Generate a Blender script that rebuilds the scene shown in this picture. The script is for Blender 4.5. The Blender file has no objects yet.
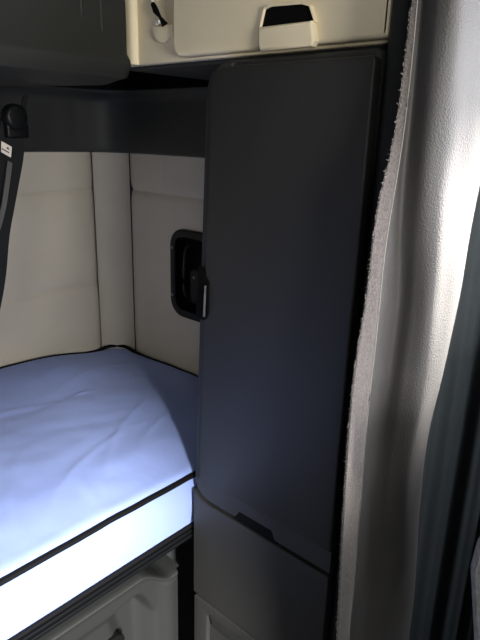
import bpy, bmesh, math, random
from mathutils import Vector, Matrix, noise
random.seed(4)
SC = bpy.context.scene
COL = SC.collection

# ------------------------------------------------------------------ camera
F = 569.0
CAM = Vector((0, 0, 1.45))
VX = Vector((0.66932807, 0.21268369, -0.7118747))     # world X seen from the camera
VY = Vector((-0.74248267, 0.22606935, -0.63056494))   # world Y
VZ = Vector((0.02682217, 0.95060944, 0.30922851))     # world Z
cam = bpy.data.objects.new('camera', bpy.data.cameras.new('camera'))
COL.objects.link(cam)
M = Matrix((VX, VY, VZ)).to_4x4()
M.translation = CAM
cam.matrix_world = M
cam.data.sensor_fit = 'HORIZONTAL'
cam.data.sensor_width = 36
cam.data.lens = F * 36 / 480
cam.data.clip_start = 0.02
SC.camera = cam
R3 = Matrix((VX, VY, VZ))


def at(px, py, ax, val):
    """the point where the sight line through a photo position meets the plane axis = val"""
    d = R3 @ Vector((px - 240, 320 - py, -F))
    return CAM + d * ((val - CAM[ax]) / d[ax])


# ------------------------------------------------------------------ materials
def mat(name, col, rough=0.6, spec=0.5, bump=0.0, scale=200.0, kind='noise', var=0.0, vscale=8.0, sheen=0.0,
        detail=4.0, metal=0.0, dist=0.001, coat=0.0):
    m = bpy.data.materials.new(name)
    m.use_nodes = True
    nt = m.node_tree
    b = nt.nodes['Principled BSDF']
    b.inputs['Base Color'].default_value = (*col, 1)
    b.inputs['Roughness'].default_value = rough
    b.inputs['Specular IOR Level'].default_value = spec
    b.inputs['Metallic'].default_value = metal
    b.inputs['Sheen Weight'].default_value = sheen
    b.inputs['Coat Weight'].default_value = coat
    tc = nt.nodes.new('ShaderNodeTexCoord')
    if var:
        n = nt.nodes.new('ShaderNodeTexNoise')
        n.inputs['Scale'].default_value = vscale
        n.inputs['Detail'].default_value = 5
        nt.links.new(tc.outputs['Object'], n.inputs['Vector'])
        r = nt.nodes.new('ShaderNodeValToRGB')
        r.color_ramp.elements[0].position = 0.3
        r.color_ramp.elements[1].position = 0.7
        r.color_ramp.elements[0].color = (*[c * (1 - var) for c in col], 1)
        r.color_ramp.elements[1].color = (*[min(1, c * (1 + var)) for c in col], 1)
        nt.links.new(n.outputs['Fac'], r.inputs['Fac'])
        nt.links.new(r.outputs['Color'], b.inputs['Base Color'])
    if bump:
        if kind == 'voronoi':
            t = nt.nodes.new('ShaderNodeTexVoronoi')
            t.inputs['Scale'].default_value = scale
            out = t.outputs['Distance']
        elif kind == 'weave':
            w1 = nt.nodes.new('ShaderNodeTexWave')
            w2 = nt.nodes.new('ShaderNodeTexWave')
            w1.bands_direction, w2.bands_direction = 'X', 'Z'
            for w in (w1, w2):
                w.inputs['Scale'].default_value = scale
                w.inputs['Distortion'].default_value = 1.5
                nt.links.new(tc.outputs['Object'], w.inputs['Vector'])
            mx = nt.nodes.new('ShaderNodeMath')
            mx.operation = 'ADD'
            nt.links.new(w1.outputs['Fac'], mx.inputs[0])
            nt.links.new(w2.outputs['Fac'], mx.inputs[1])
            t, out = None, mx.outputs[0]
        else:
            t = nt.nodes.new('ShaderNodeTexNoise')
            t.inputs['Scale'].default_value = scale
            t.inputs['Detail'].default_value = detail
            out = t.outputs['Fac']
        if t:
            nt.links.new(tc.outputs['Object'], t.inputs['Vector'])
        bp = nt.nodes.new('ShaderNodeBump')
        bp.inputs['Strength'].default_value = bump
        bp.inputs['Distance'].default_value = dist
        nt.links.new(out, bp.inputs['Height'])
        nt.links.new(bp.outputs['Normal'], b.inputs['Normal'])
    return m


m_black = mat('black_plastic', (0.026, 0.028, 0.029), 0.55, 0.4, 0.25, 900, var=0.08, vscale=5)
m_door = mat('charcoal_grained_plastic', (0.0235, 0.0235, 0.023), 0.5, 0.45, 0.35, 700, 'voronoi', var=0.06, vscale=4)
m_bin = mat('dark_overhead_plastic', (0.022, 0.0235, 0.022), 0.6, 0.35, 0.3, 600, 'voronoi')
m_trim = mat('dark_trim_plastic', (0.022, 0.024, 0.023), 0.5, 0.4, 0.25, 800)
m_hole = mat('black_and_recess_shade', (0.003, 0.003, 0.0035), 0.8, 0.1)  # near-black: painted shade of the door notch, also for black parts
m_cream = mat('cream_plastic', (0.86, 0.76, 0.54), 0.55, 0.4, 0.15, 900, var=0.03, vscale=6)
m_wall = mat('grey_beige_vinyl', (0.54, 0.50, 0.425), 0.6, 0.35, 0.25, 900, 'voronoi', var=0.04, vscale=7)
m_sheet = mat('blue_sheet', (0.26, 0.345, 0.69), 0.8, 0.2, 0.35, 14, detail=3, dist=0.006, var=0.03, vscale=5, sheen=0.1)
m_pipe = mat('black_piping', (0.004, 0.004, 0.005), 0.7, 0.12, 0.3, 500)
m_base = mat('grey_base_plastic', (0.018, 0.019, 0.0185), 0.5, 0.45, 0.3, 700, 'voronoi')
m_rail = mat('black_rail', (0.0045, 0.005, 0.006), 0.4, 0.25)
m_curt = mat('grey_vinyl_curtain', (0.070, 0.0675, 0.066), 0.55, 0.4, 0.55, 420, 'voronoi', var=0.05, vscale=12, dist=0.0008)
m_hem = mat('curtain_fleece_hem', (0.135, 0.12, 0.115), 0.95, 0.1, 0.9, 500, detail=8, dist=0.002, var=0.3, vscale=260, sheen=0.3)
m_thread = mat('pale_thread', (0.36, 0.34, 0.32), 0.8, 0.2)
m_bcurt = mat('black_curtain_cloth', (0.014, 0.019, 0.021), 0.7, 0.25, 0.3, 400, var=0.1, vscale=20)
m_seat = mat('grey_woven_seat', (0.34, 0.34, 0.32), 0.9, 0.2, 0.9, 130, 'weave', var=0.2, vscale=150, dist=0.001)
m_strap = mat('black_webbing', (0.014, 0.015, 0.016), 0.7, 0.3, 0.6, 160, 'weave')
m_gstrap = mat('grey_webbing', (0.16, 0.16, 0.155), 0.7, 0.3, 0.6, 160, 'weave')
m_tag = mat('white_tag', (0.80, 0.74, 0.66), 0.7, 0.2, 0.1, 300)
m_ink = mat('dark_ink', (0.05, 0.045, 0.04), 0.7, 0.2)
m_steel = mat('grey_lever', (0.16, 0.165, 0.17), 0.35, 0.5)
m_white = mat('white_plastic', (0.8, 0.78, 0.72), 0.4, 0.5)
m_floor = mat('dark_floor_mat', (0.03, 0.03, 0.03), 0.8, 0.3, 0.4, 300, var=0.2)
m_roof = mat('grey_headliner', (0.30, 0.29, 0.27), 0.9, 0.1, 0.4, 500)
m_shell = mat('dark_cab_lining', (0.07, 0.07, 0.07), 0.7, 0.3, 0.2, 500)


# ------------------------------------------------------------------ mesh helpers
def obj(name, bm, material, parent=None, smooth=True, angle=35):
    bmesh.ops.recalc_face_normals(bm, faces=bm.faces[:])
    me = bpy.data.meshes.new(name)
    bm.to_mesh(me)
    bm.free()
    for m_ in (material if isinstance(material, (list, tuple)) else [material]):
        me.materials.append(m_)
    if smooth:
        me.polygons.foreach_set('use_smooth', [True] * len(me.polygons))
        try:
            me.set_sharp_from_angle(angle=math.radians(angle))
        except Exception:
            pass
    o = bpy.data.objects.new(name, me)
    COL.objects.link(o)
    if parent is not None:
        o.parent = parent
        o.matrix_parent_inverse = Matrix.Translation(-world_loc(parent))
    return o


def world_loc(o):
    v = Vector(o.location)
    return v if o.parent is None else Vector((0, 0, 0)) if o.type == 'MESH' else v


def thing(name, label, cat, loc, group=None):
    o = bpy.data.objects.new(name, None)
    o.empty_display_size = 0.05
    COL.objects.link(o)
    o.location = loc
    o['label'] = label
    o['category'] = cat
    if group:
        o['group'] = group
    return o


def struct(name, bm, material, label, cat, **k):
    o = obj(name, bm, material, None, **k)
    o['kind'] = 'structure'
    o['label'] = label
    o['category'] = cat
    return o


def box(bm, x0, x1, y0, y1, z0, z1, bev=0.0, seg=3, mi=0):
    t = bmesh.new()
    bmesh.ops.create_cube(t, size=1)
    for v in t.verts:
        v.co = Vector(((x0 + x1) / 2 + v.co.x * (x1 - x0), (y0 + y1) / 2 + v.co.y * (y1 - y0),
                       (z0 + z1) / 2 + v.co.z * (z1 - z0)))
    if bev:
        bmesh.ops.bevel(t, geom=t.edges[:], offset=bev, segments=seg, profile=0.5, affect='EDGES')
    join(bm, t, mi)
    return bm


def join(bm, t, mi=0):
    vm = {}
    for v in t.verts:
        vm[v] = bm.verts.new(v.co)
    for f in t.faces:
        try:
            nf = bm.faces.new([vm[v] for v in f.verts])
            nf.material_index = mi
        except ValueError:
            pass
    t.free()


def prism(bm, poly, axis, a, b, bev=0.0, seg=3, mi=0):
    """poly: 2D outline in the two other axes (cyclic order), extruded along axis from a to b"""
    t = bmesh.new()

    def mk(p, w):
        q = [0, 0, 0]
        o = [i for i in range(3) if i != axis]
        q[o[0]], q[o[1]], q[axis] = p[0], p[1], w
        return Vector(q)
    lo = [t.verts.new(mk(p, a)) for p in poly]
    hi = [t.verts.new(mk(p, b)) for p in poly]
    n = len(poly)
    t.faces.new(lo)
    t.faces.new(hi[::-1])
    for i in range(n):
        t.faces.new([lo[i], hi[i], hi[(i + 1) % n], lo[(i + 1) % n]])
    if bev:
        bmesh.ops.recalc_face_normals(t, faces=t.faces[:])
        caps = [e for e in t.edges if (e.verts[0].co[axis] == e.verts[1].co[axis])]
        bmesh.ops.bevel(t, geom=caps, offset=bev, segments=seg, profile=0.5, affect='EDGES')
    join(bm, t, mi)
    return bm


def rrect(a0, a1, b0, b1, r, n=6):
    if not isinstance(r, (tuple, list)):
        r = (r,) * 4
    pts = []
    for (ca, cb, s, q) in ((a1, b1, 0, r[0]), (a0, b1, 90, r[1]), (a0, b0, 180, r[2]), (a1, b0, 270, r[3])):
        sx = 1 if ca == a1 else -1
        sy = 1 if cb == b1 else -1
        for k in range(n + 1):
            t = math.radians(s + 90 * k / n)
            pts.append((ca - sx * q + q * math.cos(t), cb - sy * q + q * math.sin(t)))
    return pts


def ring_prism(bm, outer, inner, axis, a, b, bev=0.0, mi=0):
    """frame between two outlines of equal vertex count"""
    t = bmesh.new()
    o = [i for i in range(3) if i != axis]

    def mk(p, w):
        q = [0, 0, 0]
        q[o[0]], q[o[1]], q[axis] = p[0], p[1], w
        return t.verts.new(q)
    ol, oh = [mk(p, a) for p in outer], [mk(p, b) for p in outer]
    il, ih = [mk(p, a) for p in inner], [mk(p, b) for p in inner]
    n = len(outer)
    for i in range(n):
        j = (i + 1) % n
        t.faces.new([ol[i], oh[i], oh[j], ol[j]])
        t.faces.new([il[i], il[j], ih[j], ih[i]])
        t.faces.new([ol[i], ol[j], il[j], il[i]])
        t.faces.new([oh[i], ih[i], ih[j], oh[j]])
    if bev:
        bmesh.ops.recalc_face_normals(t, faces=t.faces[:])
        es = [e for e in t.edges if e.verts[0].co[axis] == e.verts[1].co[axis] and
              e.calc_face_angle(0) > 1.0]
        bmesh.ops.bevel(t, geom=es, offset=bev, segments=3, profile=0.5, affect='EDGES')
    join(bm, t, mi)
    return bm


def grid(bm, f, nu, nv, closed_u=False, mi=0):
    vs = [[bm.verts.new(f(i / nu, j / nv)) for i in range(nu + (0 if closed_u else 1))] for j in range(nv + 1)]
    w = len(vs[0])
    for j in range(nv):
        for i in range(nu):
            k = (i + 1) % w
            fc = bm.faces.new([vs[j][i], vs[j][k], vs[j + 1][k], vs[j + 1][i]])
            fc.material_index = mi
    return vs


def crom(P, n):
    """Catmull-Rom through points, n steps per span"""
    P = [Vector(p) for p in P]
    Q = [P[0] * 2 - P[1]] + P + [P[-1] * 2 - P[-2]]
    out = []
    for i in range(1, len(Q) - 2):
        a, b, c, d = Q[i - 1:i + 3]
        for k in range(n):
            t = k / n
            out.append(0.5 * ((2 * b) + (c - a) * t + (2 * a - 5 * b + 4 * c - d) * t * t + (3 * b - a - 3 * c + d) * t ** 3))
    out.append(P[-1])
    return out


def tube(bm, pts, r, n=8, closed=False, ry=None, up=Vector((0, 0, 1)), mi=0):
    pts = [Vector(p) for p in pts]
    N = len(pts)
    rings = []
    for i, p in enumerate(pts):
        a = pts[(i - 1) % N] if (closed or i > 0) else p
        b = pts[(i + 1) % N] if (closed or i < N - 1) else p
        t = (b - a).normalized()
        s = t.cross(up)
        if s.length < 1e-3:
            s = t.cross(Vector((1, 0, 0)))
        s.normalize()
        u = s.cross(t)
        rr = r(i / (N - 1)) if callable(r) else r
        q = rr if ry is None else ry
        rings.append([bm.verts.new(p + s * (rr * math.cos(2 * math.pi * k / n)) + u * (q * math.sin(2 * math.pi * k / n)))
                      for k in range(n)])
    for i in range(N if closed else N - 1):
        a, b = rings[i], rings[(i + 1) % N]
        for k in range(n):
            f = bm.faces.new([a[k], a[(k + 1) % n], b[(k + 1) % n], b[k]])
            f.material_index = mi
    if not closed:
        bm.faces.new(rings[0]).material_index = mi
        bm.faces.new(rings[-1][::-1]).material_index = mi
    return bm


def ss(a, b, x):
    t = max(0, min(1, (x - a) / (b - a)))
    return t * t * (3 - 2 * t)


NB = bmesh.new
XS, YR = 1.168, 1.611          # side wall and rear wall of the sleeper
XC = 0.765                     # face of the tall cabinet

# ------------------------------------------------------------------ shell
struct('floor', box(NB(), -1.22, 1.26, -1.6, 1.70, -0.05, 0.0), m_floor, 'dark rubber floor of the truck cab', 'floor')
struct('ceiling', box(NB(), -1.22, 1.26, -1.6, 1.70, 2.05, 2.1), m_roof, 'grey headliner roof of the truck cab', 'ceiling')
bm = NB()
box(bm, -1.22, -1.18, -1.6, 1.70, 0.0, 1.05)
box(bm, -1.22, -1.18, -0.85, 1.70, 1.05, 2.05)
box(bm, -1.22, -1.18, -1.6, -1.45, 1.05, 2.05)
box(bm, -1.22, -1.18, -1.45, -0.85, 1.85, 2.05)
struct('wall_left', bm, m_shell, 'dark left cab wall with a side window opening', 'wall', smooth=False)
bm = NB()
box(bm, -1.18, 1.22, -1.6, -1.56, 0.0, 1.0)
box(bm, -1.18, 1.22, -1.6, -1.56, 1.925, 2.05)
box(bm, -1.18, -1.08, -1.6, -1.56, 1.0, 1.925)
box(bm, -0.43, 1.12, -1.6, -1.56, 1.60, 1.925)  # unseen block added below the header to keep sun off the curtain hem
box(bm, 1.12, 1.22, -1.6, -1.56, 1.0, 1.87)
struct('wall_front', bm, m_shell, 'dark front cab wall around the windscreen opening', 'wall', smooth=False)


def seam_pad(z, seams, top, bot, depth):
    """padding bulge between stitched seams, zero at each seam"""
    ed = sorted(seams + [top, bot])
    for a, b in zip(ed, ed[1:]):
        if a <= z <= b:
            d = min(z - a, b - z)
            return depth * (1 - math.exp(-d / 0.012)) - depth
    return -depth


# rear wall: padded face towards the bunk
def rear(u, v):
    x = -1.18 + u * (1.090 + 1.18)
    z = 0.50 + v * (1.42 - 0.50)
    s = seam_pad(z, [0.957, 1.271], 1.60, 0.30, 0.010)
    e = 0.012 * math.exp(-(1.090 - x) / 0.012)
    w = 0.004 * noise.noise((x * 3, z * 3, 1.0))
    return Vector((x, YR - s + e + w, z))


bm = NB()
grid(bm, rear, 150, 184)
box(bm, -1.18, 1.22, 1.655, 1.70, 0.0, 2.05)
box(bm, -1.18, 1.20, 1.625, 1.66, 0.0, 0.52)
struct('wall_rear', bm, m_wall, 'grey beige padded rear wall with stitched horizontal seams behind the bunk', 'wall')


def side(u, v):
    y = 1.537 - u * (1.537 - 0.40)
    z = 0.50 + v * (1.42 - 0.50)
    s = seam_pad(z, [1.272], 1.60, 0.30, 0.010)
    e = 0.012 * math.exp(-(1.537 - y) / 0.012)
    w = 0.004 * noise.noise((y * 3, z * 3, 7.0))
    # slack pulls in the vinyl above the seam
    k = 0.003 * math.exp(-((y - 1.36 + 0.15 * (z - 1.3)) / 0.012) ** 2) * ss(1.272, 1.3, z) * (1 - ss(1.36, 1.39, z))
    return Vector((XS - s + e + w - k, y, z))


bm = NB()
grid(bm, side, 110, 184)
bmesh.ops.delete(bm, geom=[f for f in bm.faces if 1.150 < f.calc_center_median().y < 1.306 and 0.918 < f.calc_center_median().z < 1.158], context='FACES')
for (y0, y1, z0, z1) in ((0.35, 1.70, 0, 2.05), (-1.6, 0.35, 0, 1.05), (-1.6, 0.35, 1.85, 2.05), (-1.6, -1.25, 1.05, 1.85),
                         (0.22, 0.35, 1.05, 1.85)):
    box(bm, 1.21, 1.26, y0, y1, z0, z1, mi=1)
box(bm, 1.185, 1.215, 0.40, 1.55, 0.0, 0.52, mi=1)
struct('wall_right', bm, [m_wall, m_shell], 'padded grey beige side wall between the bunk corner and the tall dark cabinet', 'wall')

# padded corner strip


def corner(u, v):
    a, b = Vector((1.088, YR + 0.004)), Vector((XS + 0.004, 1.535))
    p = a.lerp(b, u)
    n = Vector((-(b - a).y, (b - a).x)).normalized()
    if n.x > 0:
        n = -n
    p = p + n * (0.012 * math.sin(math.pi * u) ** 0.7 - 0.004)
    return Vector((p.x, p.y, 0.50 + v * 0.92))


bm = NB()
grid(bm, corner, 16, 40)
struct('trim_1', bm, m_wall, 'narrow padded vertical strip filling the corner where the two padded walls meet', 'wall padding')

# dark trim band over the padding: runs along the rear wall, round the corner, along the side wall
plan = [(-1.18, 1.585), (-0.4, 1.585), (0.3, 1.585), (0.7, 1.585), (0.88, 1.585), (0.96, 1.583), (1.03, 1.574), (1.10, 1.545), (1.138, 1.48), (1.146, 1.40), (1.146, 1.30), (1.146, 1.0), (1.146, 0.46)]
plan = crom([(x, y, 0) for x, y in plan], 6)
prof = [(0.018, 1.386), (0.0, 1.390), (-0.004, 1.405), (0.004, 1.53), (-0.004, 1.550), (-0.018, 1.556), (-0.022, 1.566), (-0.016, 1.572),
        (0.03, 1.574), (0.06, 1.60), (0.06, 2.05)]
pl = [Vector((p.x, p.y)) for p in plan]


def trimf(u, v):
    fi = u * (len(pl) - 1)
    i = min(int(round(fi)), len(pl) - 1)
    a, b = pl[max(0, i - 1)], pl[min(len(pl) - 1, i + 1)]
    t = (b - a).normalized()
    n = Vector((-t.y, t.x))         # towards the wall
    if n.y < 0 and n.x < 0:
        n = -n
    j = int(round(v * (len(prof) - 1)))
    d, z = prof[j]
    p = pl[i] + n * d
    return Vector((p.x, p.y, z))


bm = NB()
grid(bm, trimf, len(pl) - 1, len(prof) - 1)
o = struct('trim_2', bm, m_trim, 'dark plastic trim band with a ledge above the padded walls', 'trim', angle=60)
# hollow corner boss with a soft gleam

# pillar between the cabinet and the cab
bm = NB()
prism(bm, rrect(0.778, 1.205, 0.402, 0.434, 0.010), 2, 0.0, 2.05)
struct('trim_3', bm, m_trim, 'black vertical pillar trim between the tall cabinet and the grey curtain', 'pillar')

# ------------------------------------------------------------------ mattress
X0, X1, Y0, Y1 = -1.10, 1.150, 0.822, 1.598
ZB = 0.573


def mtop(x, y):
    v = (y - Y0) / (Y1 - Y0)
    z = 0.722 + 0.018 * ss(0.0, 0.17, v) - 0.010 * ss(0.3, 0.9, v)
    z += 0.028 * ss(0.6, 1.0, v) * (1 - ss(0.80, 1.08, x))
    z += 0.012 * math.sin(math.pi * min(1, max(0, v))) * ss(X1, X1 - 0.3, x)
    z -= 0.010 * ss(0.9, 1.14, x)
    z += 0.0035 * noise.noise((x * 5, y * 7, 0.3)) + 0.0016 * noise.noise((x * 16 + y * 6, y * 18 - x * 4, 2.0))
    # long shallow creases and a short pucker
    for (cx, cy, an, ln, wd, h) in ((0.62, 1.00, 22, 0.16, 0.010, 0.0035), (0.72, 1.03, 38, 0.18, 0.009, 0.004), (0.45, 1.02, 60, 0.12, 0.014, 0.005),
                                    (0.36, 1.05, 66, 0.13, 0.016, 0.005), (0.83, 1.01, 20, 0.12, 0.008, 0.003), (0.80, 1.30, -5, 0.02, 0.007, 0.006),
                                    (0.52, 1.35, -8, 0.18, 0.012, 0.004), (0.95, 1.42, 5, 0.16, 0.010, 0.004), (0.90, 1.50, 10, 0.14, 0.010, 0.004),
                                    (0.56, 0.93, 75, 0.06, 0.012, 0.004), (0.30, 1.15, 50, 0.15, 0.014, 0.004)):
        a = math.radians(an)
        dx, dy = x - cx, y - cy
        s, t = dx * math.cos(a) + dy * math.sin(a), -dx * math.sin(a) + dy * math.cos(a)
        t += 0.15 * s * s / ln
        z += 0.6 * h * math.exp(-(t / wd) ** 2 - (s / ln) ** 2)
    return z


def plan_xy(u, v, r=0.085):
    x, y = X0 + u * (X1 - X0), Y0 + v * (Y1 - Y0)
    for cx, sx in ((X0 + r, -1), (X1 - r, 1)):
        for cy, sy in ((Y0 + r, -1), (Y1 - r, 1)):
            dx, dy = (x - cx) * sx, (y - cy) * sy
            if dx > 0 and dy > 0:
                m_ = max(dx, dy)
                l = math.hypot(dx, dy)
                x, y = cx + sx * dx * m_ / l, cy + sy * dy * m_ / l
    return x, y


NU, NV = 300, 120
RE = 0.022


def mt(u, v):
    # denser rows near the edges
    x, y = plan_xy(u, v)
    z = mtop(x, y)
    d = min(x - X0, X1 - x, y - Y0, Y1 - y)
    if d < RE:
        z -= RE * 0.55 * (1 - math.sqrt(max(0, 1 - (1 - d / RE) ** 2)))
    return Vector((x, y, z))


bm = NB()
vs = grid(bm, mt, NU, NV)
border = [vs[0][i] for i in range(NU)] + [vs[j][NU] for j in range(NV)] + [vs[NV][i] for i in range(NU, 0, -1)] + [vs[j][0] for j in range(NV, 0, -1)]
edge_top = [v.co.copy() for v in border]
ctr = Vector(((X0 + X1) / 2, (Y0 + Y1) / 2, 0))


def outn(i, L):
    t = L[(i + 1) % len(L)] - L[i - 1]
    n = Vector((t.y, -t.x, 0)).normalized()
    return n


prev = border
NS = 8
for k in range(1, NS + 1):
    t = k / NS
    ring = []
    for i, p in enumerate(edge_top):
        q = p + outn(i, edge_top) * (0.009 * math.sin(math.pi * t) * (1 + 0.5 * noise.noise((p.x * 6, p.y * 6, 5))))
        q.z = p.z * (1 - t) + ZB * t
        ring.append(bm.verts.new(q))
    for i in range(len(ring)):
        j = (i + 1) % len(ring)
        bm.faces.new([prev[i], prev[j], ring[j], ring[i]])
    prev = ring
bm.faces.new(prev)
mattress = thing('mattress', 'pale blue covered bunk mattress with black piping lying on the bunk base', 'mattress', (0.02, 1.21, ZB))
obj('cover', bm, m_sheet, mattress, angle=60)
bm = NB()
tube(bm, [p + outn(i, edge_top) * 0.002 + Vector((0, 0, -0.001 + 0.005 * ss(1.0, 1.5, p.y) + 0.005 * ss(1.0, 1.1, p.x) * ss(1.45, 1.55, p.y))) for i, p in enumerate(edge_top)][::2], 0.0065, 8, True)
obj('piping', bm, m_pipe, mattress)['label'] = 'black piping around the upper edge'
bm = NB()
tube(bm, [Vector((p.x, p.y, ZB + 0.003)) + outn(i, edge_top) * 0.002 for i, p in enumerate(edge_top)][::2], 0.0065, 8, True)
obj('piping', bm, m_pipe, mattress)['label'] = 'black piping around the lower edge'

# ------------------------------------------------------------------ bunk base
base = thing('bunk_base', 'dark bunk base with a grey moulded front panel under the blue mattress', 'bunk', (0, 1.2, 0))
bm = NB()
box(bm, -1.17, 1.155, 0.96, 1.61, 0.0, 0.56, 0.004)
obj('carcass', bm, m_black, base)
bm = NB()
box(bm, -1.17, 1.15, 0.813, 0.965, 0.559, 0.5675, 0.003)
obj('rail', bm, m_rail, base)
bm = NB()
box(bm, -1.17, 1.15, 0.811, 0.965, 0.547, 0.557, 0.003)
obj('rail', bm, m_rail, base)
# moulded panel: raised border sloping up to the rail, shallow dish inside
PX1 = 0.752
out = [(-1.15, 0.05), (PX1, 0.05), (PX1, 0.494), (-1.15, 0.494)]


def panel(u, v):
    x = -1.15 + u * (PX1 + 1.15)
    # the lip under the rail drops in a soft S to the right-hand post; behind it runs a narrow shelf
    lip = 0.506 - 0.049 * ss(0.630, 0.722, x)
    y = 0.832
    if v > 0.9:
        t = (v - 0.9) / 0.1
        return Vector((x, y + 0.003 + 0.107 * t, lip + 0.002 * math.sin(min(1, t * 6) * math.pi / 2) + 0.012 * t))
    z = 0.05 + (lip - 0.05) * v / 0.9
    y -= 0.004 * math.exp(-((z - lip + 0.004) / 0.005) ** 2)
    rt = 0.452 + 0.008 * ss(0.54, 0.62, x) - 0.06 * ss(0.612, 0.672, x) ** 1.5
    dz = ss(rt + 0.012, rt - 0.022, z)
    y += dz * (0.016 * ss(0.682, 0.630, x) + 0.022 * ss(0.680, 0.625, x) * ss(0.540, 0.580, x + (z - 0.45) * 0.25))
    y -= 0.008 * math.exp(-((x - 0.712) / 0.026) ** 2) * ss(lip, lip - 0.02, z)
    y += 0.03 * ss(PX1 - 0.014, PX1, x)
    return Vector((x, y, z))


bm = NB()
grid(bm, panel, 520, 200)
obj('front_panel', bm, m_base, base, angle=60)['label'] = 'grey moulded plastic panel with a shallow dish'
bm = NB()
c = at(111, 641, 1, 0.855)
prism(bm, rrect(c.x - 0.026, c.x + 0.026, c.z - 0.020, c.z + 0.020, 0.0195), 1, 0.838, 0.868, 0.003)
obj('finger_hole', bm, m_hole, base)['label'] = 'black round finger hole in the grey panel'

# ------------------------------------------------------------------ tall cabinet
cab = thing('wardrobe_cabinet', 'tall charcoal plastic wardrobe cabinet standing between the bunk and the grey curtain', 'cabinet', (0.96, 0.62, 0))
YA, YB = 0.437, 0.803
bm = NB()
prism(bm, rrect(YA + 0.002, YB, 0.0, 1.572, (0.045, 0.012, 0.012, 0.012)), 0, XC + 0.012, 1.155, 0.010, 4)
obj('body', bm, m_black, cab)
# door: grained slab; a thinner strip along its foot carries the finger notch
bm = NB()
prism(bm, rrect(YA, YB - 0.022, 0.727, 1.560, (0.035, 0.008, 0.006, 0.006)), 0, XC - 0.006, XC + 0.016, 0.004, 3)
# strip with notch cut out
ny0, ny1 = 0.567, 0.676
strip = [(YA, 0.679), (ny0, 0.679), (ny0 + 0.010, 0.698), (ny1 - 0.012, 0.698), (ny1, 0.679), (YB - 0.050, 0.679),
         (YB - 0.028, 0.684), (YB - 0.012, 0.697), (YB - 0.012, 0.727), (YA, 0.727)]
prism(bm, strip, 0, XC - 0.001, XC + 0.016, 0)
door = obj('door', bm, m_door, cab)
bm = NB()
prism(bm, [(ny0 - 0.004, 0.668), (ny1 + 0.004, 0.672), (ny1 - 0.012, 0.700), (ny0 + 0.010, 0.700)], 0, XC + 0.0005, XC + 0.017)
obj('notch_shade_plate', bm, m_hole, door)['label'] = 'black plate painting the shade in the finger notch under the door'  # near-black plate fills the notch in place of real shade
# left border of the door, with rounded edge facing the bunk
bm = NB()
hz0, hz1 = 1.098, 1.205
prism(bm, [(YB - 0.026, 0.70), (YB - 0.003, 0.71), (YB - 0.003, 1.515), (YB - 0.008, 1.535), (YB - 0.018, 1.552), (YB - 0.040, 1.565), (YB - 0.07, 1.566), (YB - 0.07, 1.55), (YB - 0.026, 1.52)], 0, XC + 0.000, XC + 0.016, 0.004, 3)
obj('edge_strip', bm, m_black, door)
# handle: dark D-shaped cut-out at the edge with a grey lever
bm = NB()
prism(bm, [(YB - 0.003, hz1), (YB - 0.012, hz1 - 0.004), (YB - 0.036, hz1 - 0.028), (YB - 0.038, hz0 + 0.016), (YB - 0.034, hz0 + 0.005), (YB - 0.024, hz0 - 0.002), (YB - 0.003, hz0)],
      0, XC - 0.009, XC + 0.012, 0.003, 2)
hd = obj('handle_bezel', bm, m_hole, cab)
hd['label'] = 'black D-shaped handle recess at the door edge'
bm = NB()
tube(bm, [(XC - 0.013, YB - 0.032, hz1 - 0.034), (XC - 0.014, YB - 0.033, 1.15), (XC - 0.013, YB - 0.032, hz0 + 0.010)], 0.0024, 8)
obj('lever', bm, m_steel, hd)['label'] = 'pale grey lever'
# drop-down flap below
bm = NB()
prism(bm, [(YA, 0.405), (YB - 0.004, 0.405), (YB - 0.004, 0.688), (YB - 0.030, 0.675), (YB - 0.052, 0.671), (YA, 0.671)],
      0, XC - 0.005, XC + 0.016, 0.003, 3)
obj('flap', bm, m_door, cab)
# drawer at the foot with a scooped grip
bm = NB()
ou = rrect(YA, YB - 0.006, 0.08, 0.397, 0.006)
inn = rrect(YA + 0.06, YB - 0.050, 0.20, 0.368, 0.012)
ring_prism(bm, ou, inn, 0, XC - 0.004, XC + 0.016, 0.002)
prism(bm, rrect(YA + 0.055, YB - 0.045, 0.19, 0.372, 0.010), 0, XC + 0.007, XC + 0.02)
dr = obj('drawer', bm, m_door, cab)
bm = NB()
prism(bm, [(YA + 0.06, 0.335), (YB - 0.066, 0.335), (YB - 0.056, 0.360), (YA + 0.06, 0.360)], 0, XC - 0.001, XC + 0.012, 0.003, 3)
obj('grip', bm, m_base, dr)['label'] = 'dark grey moulded grip'

# the cabinet narrows a little towards its top on the bunk side
for o in [q for q in bpy.data.objects if q.type == 'MESH' and q.parent and (q.parent == cab or q.parent.parent == cab)]:
    for v in o.data.vertices:
        v.co.y -= 0.026 * ss(0.75, 1.55, v.co.z) * (v.co.y - YA) / (YB - YA)
# ------------------------------------------------------------------ cream overhead cabinet
XO = 0.80
oc = thing('overhead_cabinet', 'cream overhead cabinet with black underside above the tall dark cabinet', 'cabinet', (0.98, 0.75, 1.58))
ZO = 1.582
yl = 1.052
yd = at(172, 40, 0, XO - 0.012).y
bm = NB()
box(bm, XO + 0.03, 1.165, 0.437, 1.075, 1.575, 2.045, 0.004)
obj('carcass', bm, m_trim, oc)
bm = NB()
# cream face frame, left part recessed with a rounded bead at its far edge
box(bm, XO + 0.014, XO + 0.034, 0.437, yl + 0.02, ZO, 2.04, 0.003)
prism(bm, rrect(XO + 0.000, XO + 0.05, yl - 0.030, yl + 0.02, 0.012), 2, ZO + 0.001, 2.04)
obj('face_frame', bm, m_cream, oc)
bm = NB()
prism(bm, rrect(0.437, yd, ZO + 0.004, 2.036, (0.02, 0.004, 0.004, 0.022)), 0, XO - 0.012, XO + 0.016, 0.007, 4)
odoor = obj('door', bm, m_cream, oc)
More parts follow.
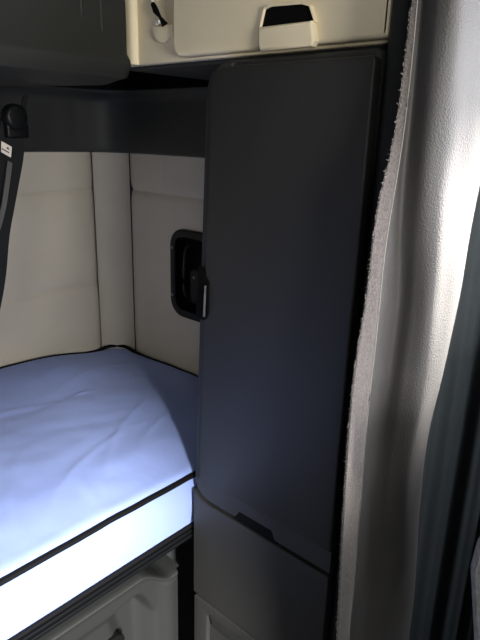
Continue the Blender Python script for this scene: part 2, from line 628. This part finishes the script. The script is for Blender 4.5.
# handle: cream scoop with dark opening
q = [at(*p, 0, XO - 0.02) for p in ((259, 50), (316, 48), (313, 20), (308, 5.5), (300, 3.5), (270, 6), (264, 9), (260, 28))]
yz = [(p.y, p.z) for p in q]


def lerp2(a, b, t):
    return (a[0] + (b[0] - a[0]) * t, a[1] + (b[1] - a[1]) * t)


bm = NB()
t_ = bmesh.new()
yL0, zb = yz[0]
yR0 = yz[1][0]
yL1, yR1 = yz[7][0], yz[2][0]
zm = (yz[7][1] + yz[2][1]) / 2
prism(bm, [(yL0 - 0.006, ZO - 0.001), (yR0 + 0.006, ZO - 0.001), (yR0 + 0.001, ZO + 0.006), (yR1, zm), (yL1, zm), (yL0 - 0.001, ZO + 0.006)],
      0, XO - 0.026, XO - 0.008, 0.005, 4)
hl = obj('handle', bm, m_cream, oc)
bm = NB()
ot = [yz[7], yz[2], yz[3], yz[4], yz[5], yz[6]]
prism(bm, [(ot[0][0], zm), (ot[1][0], zm), ot[2], ot[3], ot[4], ot[5]], 0, XO - 0.016, XO - 0.008, 0.002, 2)
obj('grip_opening', bm, m_hole, hl)['label'] = 'black grip opening over the cream scoop'
bm = NB()
ou = [(ot[0][0], zm), (ot[1][0], zm), ot[2], ot[3], ot[4], ot[5]]
cy, cz = sum(p[0] for p in ou) / 6, sum(p[1] for p in ou) / 6
big = [(cy + (a - cy) * 1.08, cz + (b - cz) * 1.12) for a, b in ou]
ring_prism(bm, big, ou, 0, XO - 0.020, XO - 0.008, 0.002)
obj('grip_rim', bm, m_cream, hl)
# stay arm in a half-round pocket of the face frame
pk = at(166, 28, 0, XO + 0.014)
bm = NB()
half = [(pk.y + 0.030 * math.cos(a), pk.z + 0.003 - 0.030 * math.sin(a)) for a in [math.pi * k / 16 for k in range(17)]]
half = [(max(yd + 0.001, a), b) for a, b in half]
prism(bm, half, 0, XO + 0.004, XO + 0.018, 0.002, 2)
obj('arm_socket', bm, m_cream, oc)
bm = NB()
tube(bm, [at(153, 4, 0, XO + 0.0), at(156, 11, 0, XO - 0.003), at(160, 17, 0, XO - 0.003), at(165, 25, 0, XO + 0.004)], lambda t: 0.0048 + 0.002 * math.sin(math.pi * t * 2.4), 10)
st = obj('stay_arm', bm, m_hole, oc)
st['label'] = 'short black stay arm'
bm = NB()
tube(bm, [at(157, 24, 0, XO + 0.004), at(158.5, 20, 0, XO + 0.002), at(160, 22, 0, XO - 0.002)], 0.004, 8)
obj('clip', bm, m_white, st)['label'] = 'small white clip'
bm = NB()
tube(bm, [at(153, 4, 0, XO + 0.006), at(151, -4, 0, XO + 0.008), at(150, -14, 0, XO + 0.012)], 0.003, 8)
obj('rod', bm, m_white, st)

# ------------------------------------------------------------------ dark overhead bin along the rear wall
ob = thing('overhead_bin', 'dark plastic overhead bin with vertical ribs above the bunk', 'storage bin', (-0.2, 1.3, 1.58))
YO = 1.0
XR = 0.785
za, zb_ = at(0, 42, 1, YO).z, at(60, 80, 1, 1.06).z
prof2 = [(YO + 0.03, 2.045), (YO + 0.012, za + 0.10), (YO + 0.012, za + 0.012), (YO + 0.002, za), (YO + 0.0, za - 0.012), (YO + 0.012, za - 0.035), (YO + 0.05, zb_ + 0.006), (YO + 0.085, zb_), (1.52, zb_ + 0.010), (1.52, 2.045)]
bm = NB()
n0 = [Vector((0, a, b)) for a, b in prof2]
xs = [-1.17, XR - 0.02, XR - 0.006, XR]
rings = []
for i, x in enumerate(xs):
    sh = 0.0 if i < 2 else (0.003 if i == 2 else 0.012)
    rings.append([bm.verts.new((x, a + (sh if k < 6 else 0), b + (sh if 4 < k < 9 else 0))) for k, (a, b) in enumerate(prof2)])
for a, b in zip(rings, rings[1:]):
    for k in range(len(prof2)):
        j = (k + 1) % len(prof2)
        bm.faces.new([a[k], a[j], b[j], b[k]])
bm.faces.new(rings[0])
bm.faces.new(rings[-1])
obj('shell', bm, m_bin, ob, angle=50)
for (px, pb) in ((83, 32), (103, 46)):
    p = at(px, pb, 1, YO + 0.012)
    bm = NB()
    tube(bm, [(p.x, YO + 0.020, 2.0), (p.x, YO + 0.014, p.z + 0.03), (p.x, YO + 0.016, p.z)], 0.005, 8, ry=0.004)
    obj('rib', bm, m_bin, ob)
# ------------------------------------------------------------------ recessed latch on the side wall
la = thing('wall_latch', 'black oval recessed latch handle set in the padded side wall beside the cabinet', 'latch', (XS, 1.23, 1.03))
y0, y1 = 1.135, 1.322
z0, z1 = 0.900, 1.176
bm = NB()
ring_prism(bm, rrect(y0, y1, z0, z1, 0.055), rrect(y0 + 0.022, y1 - 0.022, z0 + 0.024, z1 - 0.024, 0.036), 0, XS - 0.014, XS + 0.006, 0.005)
ring_prism(bm, rrect(y0 + 0.018, y1 - 0.018, z0 + 0.020, z1 - 0.020, 0.038), rrect(y0 + 0.022, y1 - 0.022, z0 + 0.024, z1 - 0.024, 0.036), 0, XS - 0.004, XS + 0.036)
bz = obj('bezel', bm, m_rail, la)
bm = NB()
prism(bm, rrect(y0 + 0.015, y1 - 0.015, z0 + 0.015, z1 - 0.015, 0.045), 0, XS + 0.030, XS + 0.036)
obj('cup', bm, m_hole, la)
bm = NB()
tube(bm, crom([(XS + 0.030, y1 - 0.040, z1 - 0.055), (XS + 0.010, y1 - 0.042, z1 - 0.08), (XS + 0.008, y1 - 0.042, z0 + 0.08), (XS + 0.030, y1 - 0.040, z0 + 0.055)], 5), 0.004, 8)
obj('inner_lip', bm, m_black, la)
bm = NB()
prism(bm, rrect(1.19, 1.255, 0.945, 1.055, 0.018), 0, XS + 0.008, XS + 0.032, 0.005)
obj('paddle', bm, m_rail, la)
for (yy, zz) in ((y1 - 0.011, 1.115), (y1 - 0.011, 0.965), (1.235, 1.03), (1.215, 0.99)):
    bm = NB()
    prism(bm, [(yy + 0.005 * math.cos(k * math.pi / 6), zz + 0.005 * math.sin(k * math.pi / 6)) for k in range(12)], 0, XS - 0.0155 if yy > 1.3 else XS + 0.0065, XS - 0.010 if yy > 1.3 else XS + 0.012, 0.001, 2)
    obj('screw', bm, m_steel, la)

# ------------------------------------------------------------------ restraint strap at the left
YS = 1.27
stp = thing('restraint_strap', 'black restraint strap with white tag hanging in front of the padded rear wall', 'strap', at(13, 117, 1, YS))


def ribbon(bm, cps, w, th=0.0016, side_=Vector((1, 0, 0)), n=8):
    pts = crom(cps, n)
    N = len(pts)
    rows = []
    for i, p in enumerate(pts):
        ww = w(i / (N - 1)) if callable(w) else w
        t = (pts[min(N - 1, i + 1)] - pts[max(0, i - 1)]).normalized()
        s = (side_ - t * side_.dot(t)).normalized()
        nrm = t.cross(s)
        rows.append([bm.verts.new(p + s * a * ww / 2 + nrm * b * th / 2) for a, b in ((-1, -1), (1, -1), (1, 1), (-1, 1))])
    for a, b in zip(rows, rows[1:]):
        for k in range(4):
            bm.faces.new([a[k], a[(k + 1) % 4], b[(k + 1) % 4], b[k]])
    bm.faces.new(rows[0])
    bm.faces.new(rows[-1][::-1])


bm = NB()
ribbon(bm, [at(12, 122, 1, YS), at(11, 145, 1, YS), at(8, 175, 1, YS - .01), at(5, 210, 1, YS - .02), at(1, 240, 1, YS - .02), at(-5, 275, 1, YS - .02), at(-16, 320, 1, YS - .01), at(-30, 365, 1, YS)],
       lambda t: 0.045 + 0.012 * math.sin(t * 9), 0.002, Vector((0.93, -0.3, 0)))
obj('webbing', bm, m_strap, stp)
bm = NB()
ribbon(bm, [at(2, 118, 1, YS + .02), at(1, 145, 1, YS + .02), at(-3, 180, 1, YS + .01), at(-8, 230, 1, YS + .01)], 0.05, 0.002, Vector((0.9, 0.3, 0)))
obj('webbing', bm, m_strap, stp)
bm = NB()
ribbon(bm, [at(10, 162, 1, YS - .02), at(7, 185, 1, YS - .03), at(4, 205, 1, YS - .035), at(0, 222, 1, YS - .035), at(-6, 240, 1, YS - .035)], 0.013, 0.002, Vector((0.9, 0.3, 0)))
obj('cord', bm, m_gstrap, stp)['label'] = 'pale grey cord'
bm = NB()
c = at(13, 117, 1, YS)
prism(bm, [(c.x + 0.026 * math.cos(k * math.pi / 12), c.z + 0.028 * math.sin(k * math.pi / 12)) for k in range(24)], 1, YS - 0.022, YS + 0.010, 0.008, 4)
prism(bm, rrect(c.x - 0.022, c.x + 0.030, c.z - 0.045, c.z - 0.012, 0.006), 1, YS - 0.012, YS + 0.008, 0.004)
bk = obj('buckle', bm, m_rail, stp)
bm = NB()
tube(bm, crom([at(22, 128, 1, YS), at(23, 112, 1, YS), at(24, 101, 1, YS + .02), at(26, 97, 1, YS + .03)], 6), 0.006, 8)
obj('hook', bm, m_black, bk)
tg = [at(1.5, 141, 1, YS - .03), at(12, 147, 1, YS - .035), at(11, 157.5, 1, YS - .035), at(1.5, 152, 1, YS - .03)]
bm = NB()
lo = [bm.verts.new(p) for p in tg]
hi = [bm.verts.new(p + Vector((0, 0.0025, 0))) for p in tg]
bm.faces.new(lo)
bm.faces.new(hi[::-1])
for i in range(4):
    bm.faces.new([lo[i], hi[i], hi[(i + 1) % 4], lo[(i + 1) % 4]])
tag_o = obj('tag', bm, m_tag, stp)
tag_o['label'] = 'small white tag with a dark line'
bm = NB()


def onT(u, v):
    return (tg[0].lerp(tg[1], u)).lerp(tg[3].lerp(tg[2], u), v) + Vector((0, -0.0006, 0))


bm.faces.new([bm.verts.new(onT(u, v)) for u, v in ((0.0, 0.62), (0.75, 0.62), (0.75, 0.73), (0.0, 0.73))])
bm.faces.new([bm.verts.new(onT(u, v)) for u, v in ((0.45, 0.42), (0.62, 0.18), (0.78, 0.42))])
obj('print', bm, m_ink, tag_o)

# ------------------------------------------------------------------ grey curtain
ROWS = (-60, 0, 130, 210, 290, 380, 480, 640, 760)
CP = [  # per column: photo positions for ROWS, world y of the fold
    ([418, 411, 394, 376, 366, 352.5, 344, 336, 331], 0.371),
    ([422, 416, 402, 388, 378, 369, 360, 348, 340], 0.366),
    ([432, 425, 412, 402, 398, 388, 375, 362, 352], 0.358),
    ([448, 440, 428, 420, 415, 405, 393, 380, 368], 0.332),
    ([472, 465, 456, 446, 436, 424, 409, 396, 384], 0.309),
    ([505, 498, 486, 474, 460, 441, 421, 408, 396], 0.303),
]
cols = []
FLAT = (1, 1, 1, 1, 1, 1, 0.85, 0.55, 0.4)       # folds flatten towards the foot
for pxs, y in CP:
    cols.append([at(px, py, 1, 0.352 + (y - 0.352) * k) for px, py, k in zip(pxs, ROWS, FLAT)])
# the cloth turns back on itself behind the silhouette and makes one more fold towards the side wall
back = []
for dx, dy in ((0.018, 0.008), (0.024, 0.022)):
    back.append([p + Vector((dx, dy, 0)) for p in cols[5]])
cols += back
NC, NR = 10, 14


def resample(col):
    # rows by height so that every column has the same z levels
    pts = crom(col, 12)
    zt, zb = 2.0, 0.25
    o = []
    for k in range(121):
        z = zt + (zb - zt) * k / 120
        for a, b in zip(pts, pts[1:]):
            if a.z >= z >= b.z:
                t = (a.z - z) / (a.z - b.z)
                o.append(a.lerp(b, t))
                break
        else:
            e = pts[0] if z > pts[0].z else pts[-1]
            e2 = pts[1] if z > pts[0].z else pts[-2]
            d = (e - e2) / (e.z - e2.z)
            o.append(e + d * (z - e.z) * 0.6)
            o[-1].z = z
    return o


rc = [resample(c_) for c_ in cols]
rows = []
for k in range(121):
    rows.append(crom([c_[k] for c_ in rc], NC))
W = len(rows[0])
for k, r in enumerate(rows):
    for i, p in enumerate(r):
        s = ss(0, 12, i)
        p.y -= s * (0.0045 * noise.noise((p.x * 11, 3.0, p.z * 3.5)) + 0.0022 * noise.noise((p.x * 30, 5.0, p.z * 9)))
        p.x -= s * 0.003 * noise.noise((i * 0.12, 8.0, p.z * 4))
curt = thing('curtain', 'grey vinyl privacy curtain with frayed hem hanging beside the tall dark cabinet', 'curtain', (0.75, 0.36, 0.25))
HEM = NC                     # the first span is the folded hem


def cloth(bm, i0, i1, th, off=0.0):
    def f(u, v):
        i = i0 + u * (i1 - i0)
        k = int(round(v * 120))
        a = int(i)
        b = min(a + 1, W - 1)
        return rows[k][a].lerp(rows[k][b], i - a) + Vector((-off * 0.6, -off, 0))
    n = (i1 - i0)
    vs = grid(bm, f, n, 120)
    return vs


bm = NB()
cloth(bm, 1, W - 1, 0)
o = obj('panel', bm, m_curt, curt, angle=80)
sd = o.modifiers.new('thickness', 'SOLIDIFY')
sd.thickness = 0.0016
sd.offset = 0
bm = NB()
cloth(bm, 0, HEM, 0, 0.0022)
o = obj('hem', bm, m_hem, curt, angle=80)
o['label'] = 'fuzzy grey folded hem with frayed edge'
sd = o.modifiers.new('thickness', 'SOLIDIFY')
sd.thickness = 0.002
sd.offset = 0
bm = NB()
sp = []
for k in range(20, 121):
    p = rows[k][HEM] + Vector((-0.0022, -0.0034, 0))
    sp.append(p)
tube(bm, sp, 0.0008, 6)
obj('stitching', bm, m_thread, curt)['label'] = 'pale thread along the hem'
# frayed fibres along the cut edge
bm = NB()
for i in range(1100):
    t = random.random() * 119
    k = int(t)
    p = rows[k][0].lerp(rows[k + 1][0], t - k) + Vector((-0.0015, -0.0025, 0))
    d = Vector((random.gauss(-0.4, 0.5), random.gauss(-0.1, 0.6), random.gauss(0, 0.9)))
    d.normalize()
    l = random.uniform(0.0015, 0.0048)
    m1 = p + d * l * 0.5 + Vector((random.gauss(0, .0006), random.gauss(0, .0006), random.gauss(0, .0008)))
    tube(bm, [p, m1, p + d * l], 0.00028, 3)
o = obj('frayed_edge', bm, m_thread, curt)
o['kind'] = 'stuff'

# ------------------------------------------------------------------ black curtain beyond it
bc = thing('black_curtain', 'black cloth curtain hanging in folds at the right of the grey curtain', 'curtain', (1.0, 0.37, 0.2))


BP = crom([(0.83, 0.388, 0), (0.94, 0.389, 0), (1.04, 0.387, 0), (1.12, 0.365, 0), (1.165, 0.31, 0), (1.180, 0.25, 0), (1.184, 0.17, 0)], 20)


def bcf(u, v):
    i = u * (len(BP) - 1)
    a = min(int(i), len(BP) - 2)
    p = BP[a].lerp(BP[a + 1], i - a)
    t = (BP[a + 1] - BP[a]).normalized()
    n = Vector((-t.y, t.x, 0))
    z = 2.0 - v * 1.8
    f = (0.006 + 0.008 * ss(0.4, 0.6, u)) * (math.sin(u * 38 + 0.6 * math.sin(z * 2.1)) + 0.4 * math.sin(u * 83 + z * 1.3)) * 0.7
    q = p + n * (f - 0.008 * ss(0.4, 0.6, u))
    return Vector((min(q.x, 1.196), q.y, z))


bm = NB()
grid(bm, bcf, 240, 60)
o = obj('cloth', bm, m_bcurt, bc, angle=80)
sd = o.modifiers.new('thickness', 'SOLIDIFY')
sd.thickness = 0.002

# ------------------------------------------------------------------ passenger seat
se = thing('passenger_seat', 'grey woven seat backrest corner at the foot of the curtains, lower right', 'seat', (0.78, -0.15, 0))
bm = NB()
poly = [(0.020, 0.45), (0.070, 0.75), (0.116, 0.97), (0.132, 1.05), (0.130, 1.080), (0.112, 1.100), (0.07, 1.108), (0.0, 1.09), (-0.03, 1.04), (-0.10, 0.75), (-0.15, 0.45)]
prism(bm, poly, 0, 0.492, 1.0, 0.016, 5)
obj('backrest', bm, m_seat, se, angle=50)
bm = NB()
box(bm, 0.50, 1.0, -0.55, 0.0, 0.42, 0.58, 0.05, 5)
obj('cushion', bm, m_seat, se)
bm = NB()
box(bm, 0.66, 0.94, -0.45, 0.0, 0.0, 0.43, 0.02)
obj('pedestal', bm, m_black, se)

# ------------------------------------------------------------------ light
w = bpy.data.worlds.new('sky')
SC.world = w
w.use_nodes = True
bg = w.node_tree.nodes['Background']
bg.inputs[0].default_value = (0.75, 0.87, 1.0, 1)
bg.inputs[1].default_value = 0.9


def area(name, loc, target, sx, sy, power, col, spread=180):
    l = bpy.data.lights.new(name, 'AREA')
    l.shape = 'RECTANGLE'
    l.size, l.size_y = sx, sy
    l.energy = power
    l.color = col
    l.spread = math.radians(spread)
    o = bpy.data.objects.new(name, l)
    COL.objects.link(o)
    o.location = loc
    o.rotation_euler = (Vector(target) - Vector(loc)).to_track_quat('-Z', 'Y').to_euler()
    return o


# daylight in the windscreen
area('windscreen_daylight', (-0.12, -1.54, 1.32), (0.5, 1.2, 1.2), 0.6, 0.5, 35, (1.0, 0.96, 0.90))
area('added_left_fill', (-1.17, -1.15, 1.55), (0.7, 0.7, 1.55), 0.5, 0.5, 9, (1.0, 0.95, 0.86))  # unseen fill added at the left to brighten the cream cabinet
area('passenger_window_daylight', (1.20, -0.45, 1.45), (0.3, 0.6, 0.6), 1.0, 0.7, 30, (0.98, 0.97, 1.0))
# low sun through the windscreen, cut off above by the roof header and an added block
su = bpy.data.lights.new('sun', 'SUN')
su.energy = 13
su.angle = math.radians(7)
su.color = (1.0, 0.97, 0.93)
so = bpy.data.objects.new('sun', su)
COL.objects.link(so)
so.rotation_euler = Vector((0.36, 0.75, -0.332)).to_track_quat('-Z', 'Y').to_euler()
# spot added outside the passenger window, imitating a sunbeam on the curtain ridge
sp_ = bpy.data.lights.new('curtain_ridge_spot', 'SPOT')
sp_.energy = 700
sp_.color = (1.0, 0.93, 0.84)
sp_.spot_size = math.radians(23)
sp_.spot_blend = 1.0
sp_.shadow_soft_size = 0.07
so = bpy.data.objects.new('curtain_ridge_spot', sp_)
COL.objects.link(so)
so.location = (1.72, -0.19, 1.67)
so.rotation_euler = (Vector((0.77, 0.305, 1.22)) - so.location).to_track_quat('-Z', 'Y').to_euler()

SC.view_settings.view_transform = 'Standard'
SC.view_settings.look = 'None'
SC.view_settings.exposure = 0.0
SC.view_settings.gamma = 1.0
SC.view_settings.use_curve_mapping = False
